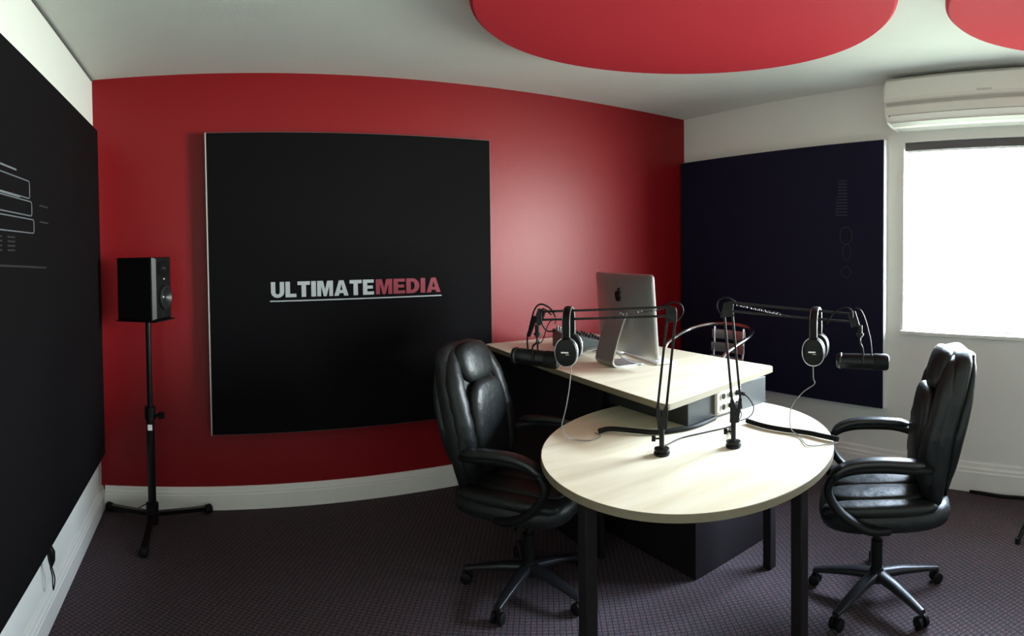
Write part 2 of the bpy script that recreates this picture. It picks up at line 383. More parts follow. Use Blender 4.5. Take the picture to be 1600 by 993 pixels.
# ------------------------------------------------------------------ air conditioner
ac = thing('air_conditioner', 'cream split air conditioner mounted above the window', 'air conditioner', (XR, 1.10, 2.19))
AY0, AY1 = 0.62, 1.565
prof = [(0, 2.485), (-.165, 2.478), (-.195, 2.455), (-.205, 2.40), (-.205, 2.335), (-.190, 2.33), (-.190, 2.305), (-.203, 2.30), (-.195, 2.255), (-.165, 2.215), (-.10, 2.195), (0, 2.19)]
MB().rings([[V(XR + x, y, z) for x, z in prof] for y in (AY0, AY1)]).build('casing', 'ac_plastic', ac, bevel=.008)
MB().box((XR - .2075, AY0 + .012, 2.345), (XR - .198, AY1 - .012, 2.452)).build('front_panel', 'ac_plastic', ac, bevel=.004)
MB().box((XR - .1925, AY0 + .012, 2.307), (XR - .189, AY1 - .012, 2.329)).build('seam', 'ac_shadow', ac)
MB().bar((XR - .182, AY0 + .04, 2.232), (XR - .182, AY1 - .04, 2.232), .006, .045, up=(.6, 0, -.8)).build('air_flap', 'ac_plastic', ac)
MB().bar((XR - .190, AY0 + .03, 2.252), (XR - .190, AY1 - .03, 2.252), .008, .012, up=(0, 0, 1)).build('vent_slot', 'groove', ac)
MB().rings([[V(XR + x, y, z) for x, z in ((-.172, 2.2135), (-.03, 2.187), (-.03, 2.184), (-.174, 2.2105))] for y in (AY0 + .03, AY1 - .03)]).build('underside_shade', 'ac_shadow', ac)  # darker sheet over the underside, its colour stands in for shade
b = MB()
for k in range(7):
    y = .985 - k * .0125; b.box((XR - .2085, y - .009, 2.352), (XR - .2074, y, 2.362))
b.build('badge', 'grey_text', ac)

# ------------------------------------------------------------------ speaker and stand
SX, SY = -0.37, 3.14
sp = thing('speaker_stand', 'black tripod pole stand in the corner holding up the speaker', 'speaker stand', (SX, SY, 0))
MB().cyl((SX, SY, .08), (SX, SY, .66), .022).build('lower_pole', 'black_metal', sp, smooth=True)
MB().cyl((SX, SY, .62), (SX, SY, 1.135), .0155).build('upper_pole', 'black_metal', sp, smooth=True)
MB().cyl((SX, SY, .60), (SX, SY, .665), .030).cyl((SX, SY, .615), (SX + .06, SY - .02, .625), .008).build('collar', 'black_plastic', sp, smooth=True)
MB().cyl((SX + .05, SY - .016, .622), (SX + .072, SY - .024, .627), .018).build('knob', 'black_plastic', sp, smooth=True)
MB().box((SX - .012, SY - .0235, .545), (SX + .012, SY - .020, .575)).build('sticker', 'white_plastic', sp)
MB().cyl((SX, SY, .045), (SX, SY, .15), .034).build('leg_hub', 'black_plastic', sp, smooth=True)
for fx, fy in ((-.645, 3.37), (-.075, 3.365), (-.385, 2.86)):
    d = (V(fx, fy, 0) - V(SX, SY, 0)); u = d.normalized()
    lg = MB().bar(V(SX, SY, .09) + u * .02, V(fx, fy, .030), .035, .022).build('leg', 'black_metal', sp, bevel=.003)
    q = V(fx, fy, .026)
    MB().tube([q - u * .035, q - u * .02, q + u * .012, q + u * .02], [.014, .025, .025, .012], 12).build('rubber_foot', 'rubber', lg, smooth=True)
MB().tube(spline([(SX - .01, SY + .02, .16), (SX - .05, SY + .10, .10), (SX - .16, SY + .2, .012), (SX - .25, SY + .22, .006)]), .003, 6).build('cable', 'rubber', sp)
s_ang = math.radians(-24)
spk = thing('studio_monitor', 'black studio monitor speaker on the tripod stand in the corner', 'speaker', (SX, SY, 1.135), s_ang)   # faces local +x
MB().box((-.125, -.10, 0), (.085, .10, .325)).build('cabinet', 'satin_black', spk, local=True, bevel=.006)
prf = [(-.10, 0), (.10, 0), (.10, .325), (-.10, .325)]
b = MB(); b.rings([[V(.085, y, z) for y, z in prf], [V(.100, y * .755, .1625 + (z - .1625) * .95) for y, z in prf]])
b.build('front_baffle', 'gloss_black', spk, local=True, bevel=.002)
MX = Matrix.Rotation(PI / 2, 4, 'Y')
b = MB(); b.lathe([(.001, .104), (.012, .110), (.020, .104), (.050, .120), (.062, .116), (.064, .100)], MX @ Matrix.Identity(4))
for v_ in b.bm.verts: v_.co.z += .115
b.build('woofer', 'cone', spk, local=True, smooth=True)
b = MB(); b.lathe([(.001, .104), (.010, .108), (.014, .101)], MX)
for v_ in b.bm.verts: v_.co.z += .265
b.build('tweeter', 'cone', spk, local=True, smooth=True)
b = MB(); b.rings([[V(.104, y, .265 + z) for y, z in sup(.055, .038, 4, 24)], [V(.101, y * .5, .265 + z * .4) for y, z in sup(.055, .038, 4, 24)]], cap=False)
b.build('waveguide', 'black_plastic', spk, local=True, smooth=True)
MB().box((.100, -.012, .018), (.1025, .010, .036)).build('badge', 'chrome', spk, local=True)
MB().box((.100, -.004, .208), (.103, .008, .213)).build('indicator', 'white_plastic', spk, local=True)
tp = MB().box((-.13, -.105, -.008), (.105, .105, 0)); tp.build('top_plate', 'black_metal', sp, local=True)
for o in bpy.data.objects:
    if o.name == 'top_plate': o.location = (0, 0, 1.134); o.rotation_euler = (0, 0, s_ang)

# ------------------------------------------------------------------ round table
TZ = 0.73
rt = thing('round_table', 'round pale birch table with two microphone arms clamped on it', 'table', (1.617, 1.588, 0))
ang = math.atan2(.5368, .8437)
def ell(k=0.0, n=96): return [(1.6174 + (.652 - k) * math.cos(t) * math.cos(ang) - (.546 - k) * math.sin(t) * math.sin(ang),
                               1.5908 + (.652 - k) * math.cos(t) * math.sin(ang) + (.546 - k) * math.sin(t) * math.cos(ang)) for t in [2 * PI * i / n for i in range(n)]]
MB().prism(ell(), TZ - .0245, TZ - .0015).rings([[V(x, y, z) for x, y in ell(k)] for k, z in ((.001, TZ - .0015), (.0022, TZ - .0004))]).build('edge_band', 'edge_band', rt)
MB().rings([[V(x, y, z) for x, y in ell(k)] for k, z in ((.003, TZ - .002), (.003, TZ))]).build('tabletop', 'birch', rt)
for lx, ly in ((1.035, 1.455), (1.635, 1.10), (2.16, 1.62)):
    MB().box((lx - .022, ly - .022, 0), (lx + .022, ly + .022, TZ - .0246)).build('leg', 'dark_panel', rt, bevel=.004)

# ------------------------------------------------------------------ desk
DZ = 0.88
dk = thing('desk', 'raised pale birch desk with dark body behind the round table', 'desk', (2.0, 2.5, 0))
def rpoly(P, r):
    out = []; N = len(P)
    for i in range(N):
        a, p, c = V(*P[i - 1]), V(*P[i]), V(*P[(i + 1) % N]); u = (a - p).normalized(); v2 = (c - p).normalized()
        for k in range(7):
            t = k / 6; out.append(tuple((p + u * r * (1 - t) ** 2 + v2 * r * t ** 2)))
    return out
dp = rpoly([(1.512, 1.612), (2.365, 1.742), (2.43, 3.345), (1.605, 3.345)], .03)
MB().prism(dp, DZ - .026, DZ - .002).build('edge_band', 'edge_band', dk)
dp2 = rpoly([(1.514, 1.614), (2.363, 1.744), (2.428, 3.343), (1.607, 3.343)], .03)
MB().prism(dp2, DZ - .002, DZ).build('desktop', 'birch', dk)
MB().box((1.725, 1.71, TZ + .001), (2.25, 3.32, DZ - .026)).build('riser_box', 'desk_side', dk, bevel=.002)
MB().box((1.86, 1.80, 0), (2.38, 3.32, TZ - .028)).box((1.73, 2.24, TZ - .028), (2.25, 3.32, TZ + .001)).build('cabinet_body', 'dark_panel', dk, bevel=.002)
MB().box((1.655, 2.22, 0), (1.68, 3.34, DZ - .026)).build('side_panel', 'dark_panel', dk, bevel=.002)
cp = thing('socket_plate', 'cream metal plate with six round audio sockets on the desk front', 'socket plate', (1.96, 1.71, .80))
MB().box((1.886, 1.692, .748), (2.044, 1.709, .852)).build('plate', 'plate_cream', cp, bevel=.002)
for i in range(3):
    for j in range(2):
        cx, cz = 1.92 + i * .045, .777 + j * .047
        s0 = MB().cyl((cx, 1.692, cz), (cx, 1.686, cz), .0145).build('socket', 'chrome', cp, smooth=True)
        MB().cyl((cx, 1.6862, cz), (cx, 1.6845, cz), .0115).build('socket_core', 'rubber', s0)
for cx, cz in ((1.892, .755), (1.892, .845), (2.038, .755), (2.038, .845)):
    MB().cyl((cx, 1.692, cz), (cx, 1.690, cz), .003, seg=10).build('screw', 'rubber', cp)
for (cx, cz, pts, lab) in ((1.965, .777, [(1.965, 1.63, .765), (1.93, 1.60, .745), (1.84, 1.58, .734), (1.72, 1.60, .734), (1.60, 1.62, .734), (1.50, 1.60, .734), (1.43, 1.585, .745)], 'black microphone cable running from the socket plate to the left clamp'),
                      (2.01, .824, [(2.01, 1.62, .81), (2.02, 1.60, .77), (1.99, 1.60, .736), (1.88, 1.595, .734), (1.78, 1.53, .734), (1.70, 1.44, .75)], 'black microphone cable running from the socket plate to the right clamp')):
    t = thing('audio_cable', lab, 'cable', (cx, 1.684, cz))
    MB().cyl((cx, 1.684, cz), (cx, 1.645, cz), .0095, .008).build('plug', 'black_metal', t, smooth=True)
    MB().tube(spline([(cx, 1.65, cz)] + pts), .0028, 6).build('cord', 'rubber', t, smooth=True)
for pts, lab in (([(1.40, 1.885, .741), (1.454, 1.862, .745), (1.553, 1.735, .741), (1.655, 1.685, .741), (1.74, 1.672, .741), (1.864, 1.690, .741)], 'thick black cable sleeve lying against the desk foot, left one'),
                 ([(1.925, 1.56, .741), (1.912, 1.47, .741), (1.915, 1.39, .741), (1.937, 1.27, .741), (1.933, 1.20, .742), (1.931, 1.125, .742)], 'thick black cable sleeve reaching the right rim of the round table')):
    sl = MB().tube(spline(pts, 10), .010, 10).build('cable_sleeve', 'rubber', smooth=True); tag(sl, lab, 'cable sleeve', 'black cable sleeves on the round table')

# ------------------------------------------------------------------ desktop computer
im = thing('desktop_computer', 'silver all-in-one computer on the desk, seen from behind', 'computer', (1.845, 2.36, DZ), math.radians(-8))  # screen faces local +x
tilt = Matrix.Rotation(math.radians(-5), 4, 'Y')
def imz(a, z): return a
b = MB()
hw = .278
for (x, k) in ((.012, 1.0), (.004, 1.0), (-.004, .985), (-.022, .80), (-.034, .45), (-.036, .05)):
    pass
MI = Matrix.Translation((.085, 0, .05)) @ Matrix.Rotation(math.radians(-4), 4, 'Y')
rr = []
for (x, k, e_) in ((.010, 1.0, 30), (.003, 1.0, 30), (-.001, .995, 30), (-.006, .95, 16), (-.014, .82, 9), (-.021, .64, 6), (-.027, .45, 4), (-.031, .25, 3), (-.033, .04, 2)):
    rr.append([MI @ V(x, y, .205 + z) for y, z in sup(hw * k, .205 * k, e_, 96)])
b.rings(rr).build('housing', 'imac_metal', im, local=True, smooth=True, ang=50)
MB().box((.0101, -hw + .012, .09), (.0125, hw - .012, .402), MI).build('screen', 'screen', im, local=True)
MB().box((.0101, -hw + .004, .002), (.0118, hw - .004, .086), MI).build('chin', 'imac_metal', im, local=True)
# bent stand: foot, curve, neck
path = [(.125, .004), (.02, .004), (-.028, .006), (-.046, .020), (-.046, .04), (-.02, .13), (.012, .215), (.035, .265)]
ps = spline([(x, 0, z) for x, z in path], 5)
rings = []
for i, p in enumerate(ps):
    d = (ps[min(i + 1, len(ps) - 1)] - ps[max(i - 1, 0)]).normalized(); nn = V(d.z, 0, -d.x) * .0042
    rings.append([p + nn + V(0, -.088, 0), p + nn + V(0, .088, 0), p - nn + V(0, .088, 0), p - nn + V(0, -.088, 0)])
MB().rings(rings).build('stand', 'imac_metal', im, local=True, bevel=.0012)
MB().box((.02, -.04, .258), (.06, .04, .266)).build('hinge', 'imac_metal', im, local=True)
# emblem: bitten fruit shape with leaf, on the back (local -x side)
AP = [(.0, .62), (.20, .70), (.42, .66), (.62, .52), (.46, .36), (.40, .12), (.46, -.10), (.66, -.26), (.52, -.58), (.32, -.84), (.16, -.86), (0, -.78), (-.16, -.86), (-.34, -.84), (-.58, -.52), (-.72, -.10), (-.70, .28), (-.50, .60), (-.22, .70)]
LF = [(.02, .76), (.06, .98), (.22, 1.16), (.36, 1.18), (.32, .98), (.18, .80)]
b = MB()
for poly in (AP, LF):
    b.rings([[MI @ V(xx, -y * .038, .300 + z * .034) for y, z in poly] for xx in (-.024, -.0345)])
em = b.build('emblem', 'imac_black', im, local=True); em['label'] = 'black bitten apple emblem'
kb = thing('keyboard', 'thin white keyboard lying on the desk behind the computer stand', 'keyboard', (2.09, 2.36, DZ), math.radians(-14))
MB().box((-.056, -.20, .004), (.056, .20, .012), Matrix.Rotation(math.radians(3), 4, 'Y')).build('body', 'white_plastic', kb, local=True, bevel=.003)
MB().cyl((-.05, -.19, .007), (-.05, .19, .007), .0068, seg=10).build('battery_tube', 'aluminium', kb, local=True)
b = MB()
for i in range(5):
    for j in range(13): b.box((-.046 + i * .0195, -.19 + j * .0294, .013), (-.030 + i * .0195, -.164 + j * .0294, .0155), Matrix.Rotation(math.radians(3), 4, 'Y'))
b.build('keys', 'white_plastic', kb, local=True)
wb = thing('network_box', 'small white rounded box on the desk behind the computer stand', 'box', (2.10, 2.62, DZ + .001), .2)
b = MB(); b.rings([[V(x * k, y * k, z) for x, y in sup(.07, .07, 4, 32)] for k, z in ((.9, 0), (1, .006), (1, .022), (.9, .030), (.3, .033))]); b.build('casing', 'white_plastic', wb, local=True, smooth=True)
MB().tube(spline([(0, .07, .012), (-.04, .12, .012), (-.12, .14, .004)]), .0025, 6).build('cable', 'white_cable', wb, local=True)
cb = thing('power_cable', 'pale cable arching behind the computer stand onto the desk', 'cable', (1.9, 2.4, DZ))
MB().tube(spline([(1.80, 2.62, .885), (1.81, 2.60, .90), (1.835, 2.54, .938), (1.862, 2.46, .956), (1.875, 2.39, .948), (1.885, 2.32, .91), (1.93, 2.26, .888), (1.955, 2.25, .884), (1.94, 2.28, .887)], 8), .0032, 7).build('cord', 'white_cable', cb, smooth=True)
MB().cyl((1.80, 2.625, .886), (1.822, 2.598, .902), .006).build('plug', 'grey_cable', cb, smooth=True)

# mixer
mxr = thing('mixing_console', 'dark grey mixing console with knobs at the back of the desk', 'mixer', (2.06, 2.93, DZ), math.radians(-20))
pr_ = [(-.17, 0), (.16, 0), (.16, .03), (-.13, .105), (-.17, .105)]
MB().rings([[V(x, y, z) for x, z in pr_] for y in (-.19, .07)]).build('body', 'mixer_grey', mxr, local=True, bevel=.004)
for i in range(4):
    for j in range(4):
        x = -.11 + i * .055; z = .105 - (x + .13) * .2586
        y = -.15 + j * .055
        k0 = MB().cyl((x, y, z - .002), (x + .004, y, z + .018), .009, .007, seg=12).build('knob', 'rubber', mxr, local=True)
for j in range(3):
    y = -.13 + j * .07
    MB().cyl((-.150, y, .105), (-.150, y, .130), .008, seg=12).build('jack_plug', 'chrome', mxr, local=True, smooth=True)
MB().tube(spline([(-.15, .08, .128), (-.15, .08, .16), (-.19, .09, .13), (-.22, .12, .03), (-.24, .15, .004)]), .003, 6).build('cord', 'rubber', mxr, local=True)

# ------------------------------------------------------------------ microphone arms
def boom(base, low, elb, end, side, label):
    base, low, elb, end = V(*base), V(*low), V(*elb), V(*end)
    t = thing('boom_stand', label, 'boom stand', base, 0, 'black sprung microphone arms clamped to the round table')
    MB().lathe([(.001, 0), (.027, 0), (.029, .004), (.029, .010), (.024, .012), (.024, .016), (.027, .018), (.027, .024), (.012, .028), (.001, .029)], Matrix.Translation(base)).build('clamp_disc', 'black_metal', t, smooth=True)
    MB().cyl(base + V(0, 0, .024), base + V(0, 0, .105), .0095).build('post', 'black_metal', t, smooth=True)
    px = V(elb.x - base.x, elb.y - base.y, 0); vd = V(-base.y, base.x, 0).normalized()   # vd: screen left
    if side > 0: k_ = vd
    else: k_ = vd
    kn = MB().cyl(base + V(0, 0, .058), base + V(0, 0, .058) + k_ * .028, .0035, seg=8).cyl(base + V(0, 0, .058) + k_ * .022, base + V(0, 0, .058) + k_ * .036, .0105, seg=14)
    kn.build('thumb_screw', 'black_plastic', t, smooth=True)
    # bracket: plate in the plane of the screen
    pt = base + V(0, 0, .10)
    vn = V(-base.x, -base.y, 0).normalized()
    def plate(P, th, name):
        c = sum(P, Vector()) / len(P)
        return MB().rings([[p + vn * s * th for p in P] for s in (-1, 1)]).build(name, 'black_metal', t, bevel=.0015)
    L = vd
    o1 = .5 * .032
    dlow = (elb - low).normalized(); sepl = (L - dlow * L.dot(dlow)).normalized()
    ends = (elb + dlow * -.012)
    plate([pt + L * .014 + V(0, 0, -.008), pt - L * .020 + V(0, 0, -.008), low - sepl * .022 + dlow * .030, low - sepl * .010 + dlow * .034, low - dlow * .004, low + sepl * .010 + dlow * .034, low + sepl * .022 + dlow * .030], .007, 'base_bracket')
    for s in (-1, 1):
        MB().bar(low + sepl * s * .0155 - dlow * .005, elb + sepl * s * .0150 - dlow * .015, .009, .009, up=vn).build('lower_bar', 'black_metal', t, bevel=.001)
    dup_ = (end - elb).normalized(); sepu = (V(0, 0, 1) - dup_ * dup_.z).normalized()
    plate([elb + sepl * .021 - dlow * .036, elb - sepl * .021 - dlow * .036, elb - dup_ * .018 - dlow * .002, elb - dup_ * .014 + V(0, 0, .012), elb + dup_ * .008 + sepu * .021, elb + dup_ * .022 + sepu * .014, elb + dup_ * .022 - sepu * .02], .0075, 'elbow_bracket')
    MB().cyl(elb - vn * .014, elb + vn * .016, .012, seg=16).build('elbow_knob', 'black_plastic', t, smooth=True)
    for s in (-1, 1):
        MB().bar(elb + sepu * (s * .0160 + .001) + dup_ * .005, end + sepu * s * .0150 + dup_ * -.01, .008, .008, up=vn).build('upper_bar', 'black_metal', t, bevel=.001)
    MB().bar(end + sepu * .022 + dup_ * -.02, end - sepu * .03 + dup_ * .002, .018, .03, up=dup_).build('end_bracket', 'black_metal', t, bevel=.002)
    # springs
    a0, a1 = elb + dup_ * .03 + sepu * .012, elb + dup_ * .20 - sepu * .008
    hel = []
    for i in range(0, 240):
        f = i / 239; ph = f * 2 * PI * 22
        hel.append(a0.lerp(a1, f) + vn * .010 + (sepu * math.cos(ph) + vn * math.sin(ph)) * .0040)
    MB().tube(hel, .0011, 5).build('spring', 'star_silver', t, smooth=True)
    MB().tube([a1 + vn * .01, elb + dup_ * .235 - sepu * .014 + vn * .004], .0016, 6).build('spring_hook', 'star_silver', t)
    # cable loop at the elbow
    q = elb - dup_ * .02
    MB().tube(spline([elb + dup_ * .03 + sepu * .02 + vn * .012, elb - dup_ * .004 + sepu * .034 + vn * .012, elb - dup_ * .034 + sepu * .022 + vn * .012, elb - dup_ * .038 - sepu * .006 + vn * .012, elb - dup_ * .018 - sepu * .03 + vn * .012]), .003, 6).build('cable_loop', 'rubber', t, smooth=True)
    return t, dup_, sepu, vn
tL, duL, suL, vnL = boom((1.425, 1.544, TZ), (1.424, 1.545, .872), (1.466, 1.531, 1.238), (1.125, 1.889, 1.218), -1, 'black sprung microphone arm clamped nearest the camera, reaching left')
tR, duR, suR, vnR = boom((1.661, 1.411, TZ), (1.670, 1.402, .876), (1.664, 1.441, 1.247), (1.975, 1.073, 1.198), 1, 'black sprung microphone arm on the window side, reaching right')

def mic(a, b_, end, du, su, vn, label, far_cap):
    a, b_, end = V(*a), V(*b_), V(*end)
    c = (a + b_) / 2; t = thing('microphone', label, 'microphone', c, 0, 'black broadcast microphones on the sprung arms')
    d = (b_ - a).normalized(); L = (b_ - a).length; r = .0305
    MB().tube([a + d * x for x in (0, .004, .012, .05, .10, L * .72)], [.018, .026, r - .002, r - .001, r, r], 24).build('body', 'satin_black', t, smooth=True)
    MB().tube([a + d * x for x in (L * .70, L * .73, L * .93, L * .98, L)], [r + .0005, r + .002, r + .002, r - .002, r - .010], 24).build('foam_windscreen', 'rubber', t, smooth=True)
    rg = MB().tube([a + d * x for x in (.012, .014, .019, .021)], [r - .001, r + .001, r + .001, r - .001], 24).build('end_ring', 'cone', t, smooth=True)
    # yoke
    top = end - V(0, 0, .055)
    MB().cyl(end - V(0, 0, .02), end - V(0, 0, .065), .009, seg=14).cyl(end - V(0, 0, .050), end - V(0, 0, .058), .014, seg=14).build('swivel', 'black_metal', t, smooth=True)
    n2 = d.cross(V(0, 0, 1)).normalized()
    for s in (-1, 1):
        MB().tube(spline([top - V(0, 0, .01), top - V(0, 0, .03) + n2 * s * .012, V(c.x, c.y, c.z + .045) + n2 * s * .030, c + n2 * s * .036]), .004, 8, flat=.7).build('yoke_arm', 'black_metal', t, smooth=True)
    # cable: loops from the arm end over to the body
    out = V(d.x, d.y, 0).normalized()
    return t, c
# left: mic body points from far left to the near right end
mL, cL = mic((1.068, 1.985, 1.066), (1.192, 1.845, 1.050), (1.125, 1.889, 1.205), duL, suL, vnL, 'black microphone hanging at the left arm end in front of the desk edge', 0)
mR, cR = mic((1.985, 1.165, 1.028), (2.085, .985, 1.020), (1.990, 1.063, 1.190), duR, suR, vnR, 'black microphone hanging at the right arm end before the pale wall', 0)
def camplane(px, py, d):     # point at a horizontal distance d in a given viewing direction (radians, slope)
    return V(math.sin(px) * d, math.cos(px) * d, CAM_Z + py * d)
def ppx(x, y, d):
    th = (x - X0) / F; v_ = Rt @ V(math.sin(th), math.cos(th), (HY - y) / F); k = d / math.hypot(v_.x, v_.y)
    return V(v_.x * k, v_.y * k, v_.z * k + CAM_Z)
MB().tube(spline([ppx(868, 495, 2.17), ppx(860, 482, 2.17), ppx(846, 475, 2.17), ppx(836, 482, 2.19), ppx(829, 505, 2.21), ppx(824, 530, 2.24), ppx(825, 545, 2.25)]), .0032, 6).build('cable', 'rubber', mL, smooth=True)
MB().tube(spline([ppx(868, 516, 2.17), ppx(856, 517, 2.17), ppx(848, 508, 2.17), ppx(845, 492, 2.17), ppx(849, 482, 2.17), ppx(862, 492, 2.16)]), .0028, 6).build('cable_loop', 'rubber', mL, smooth=True)
MB().cyl(ppx(836, 495, 2.19), ppx(826, 524, 2.22), .0085).build('plug', 'rubber', mL, smooth=True)
MB().tube(spline([ppx(1292, 505, 2.22), ppx(1303, 488, 2.22), ppx(1320, 480, 2.22), ppx(1331, 485, 2.22), ppx(1332, 496, 2.22)]), .003, 6).build('cable_loop', 'rubber', mR, smooth=True)
MB().tube(spline([ppx(1336, 481, 2.23), ppx(1345, 485, 2.23), ppx(1352, 500, 2.24), ppx(1356, 515, 2.25), ppx(1360, 532, 2.27), ppx(1362, 556, 2.27)]), .0034, 6).build('cable', 'rubber', mR, smooth=True)

# ------------------------------------------------------------------ headphones
def headphones(top, yaw, label, cord, cordm):
    top = V(*top)
    t = thing('headphones', label, 'headphones', top, yaw, 'black headphones hung over the microphone arms')   # local x = ear axis
    pts = []; N = 22
    for i in range(N + 1):
        a = PI * i / N; pts.append(V(.066 * math.cos(a) * (1 + .12 * math.sin(a)), 0, -.060 + .062 * math.sin(a)))
    pts = [V(.060, 0, -.125)] + [V(.068, 0, -.09)] + pts + [V(-.068, 0, -.09), V(-.060, 0, -.125)]
    def band(P, hw, th, name, m_):
        rr = []
        for i, p in enumerate(P):
            d = (P[min(i + 1, len(P) - 1)] - P[max(i - 1, 0)]).normalized(); nn = V(d.z, 0, -d.x)
            rr.append([p + nn * x + V(0, y, 0) for x, y in sup(th, hw, 4, 12)])
        return MB().rings(rr).build(name, m_, t, local=True, smooth=True)
    band(pts, .0125, .0045, 'headband', 'rubber')
    tr_ = [p + V(0, 0, 0) for p in pts]
    for s in (-1, 1):
        MB().tube([p + V(0, s * .0125, 0) for p in pts], .0022, 6).build('band_trim', 'aluminium', t, local=True, smooth=True)
    for s in (-1, 1):
        M_ = Matrix.Translation((s * .055, 0, -.152)) @ Matrix.Rotation(s * PI / 2, 4, 'Y')
        def ring(k, h): return [M_ @ V(x * k, y * k, h) for x, y in sup(.050, .040, 2.2, 32)]
        cup = MB().rings([ring(.92, -.004), ring(1, .004), ring(1, .016), ring(.93, .023), ring(.6, .027), ring(.02, .028)]).build('ear_cup', 'black_plastic', t, local=True, smooth=True)
        MB().rings([ring(.80, -.024), ring(.98, -.020), ring(1.02, -.012), ring(.98, -.004)]).build('ear_cushion', 'rubber', cup, local=True, smooth=True)
        rp = [M_ @ V(x * 1.01, y * 1.01, .010) for x, y in sup(.050, .040, 2.2, 32)]
        MB().tube(rp, .0022, 6, closed=True).build('silver_rim', 'aluminium', cup, local=True, smooth=True)
        MB().box((-.004, -.016, .0265), (.0005, .010, .0290), M_).box((.005, 0, .0265), (.0065, .012, .0288), M_).build('badge', 'white_plastic', cup, local=True)
        MB().bar((s * .066, -.012, -.10), (s * .070, -.012, -.145), .006, .004, up=(1, 0, 0)).bar((s * .066, .012, -.10), (s * .070, .012, -.145), .006, .004, up=(1, 0, 0)).build('hanger', 'rubber', t, local=True)
    o = MB().tube(cord, .0022, 6).build('cord', cordm, t, local=True, smooth=True)
    o.data.transform(Matrix.Rotation(-yaw, 4, 'Z') @ Matrix.Translation(-top))
    return t
# direction to the camera from the left headphones
def facing(p, off): return math.atan2(-p[1], -p[0]) + off
hl = (1.208, 1.804, 1.249); hr = (1.876, 1.189, 1.238)
headphones(hl, facing(hl, -.15), 'black headphones hanging from the left microphone arm', spline([(1.185, 1.757, 1.05), (1.180, 1.76, .98), (1.172, 1.772, .90), (1.19, 1.83, .80), (1.25, 1.86, .745), (1.32, 1.83, .734), (1.38, 1.845, .734), (1.385, 1.89, .735)], 8), 'grey_cable')
headphones(hr, facing(hr, -.14), 'black headphones hanging from the right microphone arm', spline([(1.819, 1.165, 1.04), (1.818, 1.163, .99), (1.832, 1.168, .965), (1.815, 1.21, .93), (1.83, 1.27, .86), (1.90, 1.32, .76), (1.90, 1.28, .736), (1.838, 1.21, .734), (1.835, 1.175, .734), (1.88, 1.14, .734), (1.915, 1.112, .734)], 8), 'grey_cable')

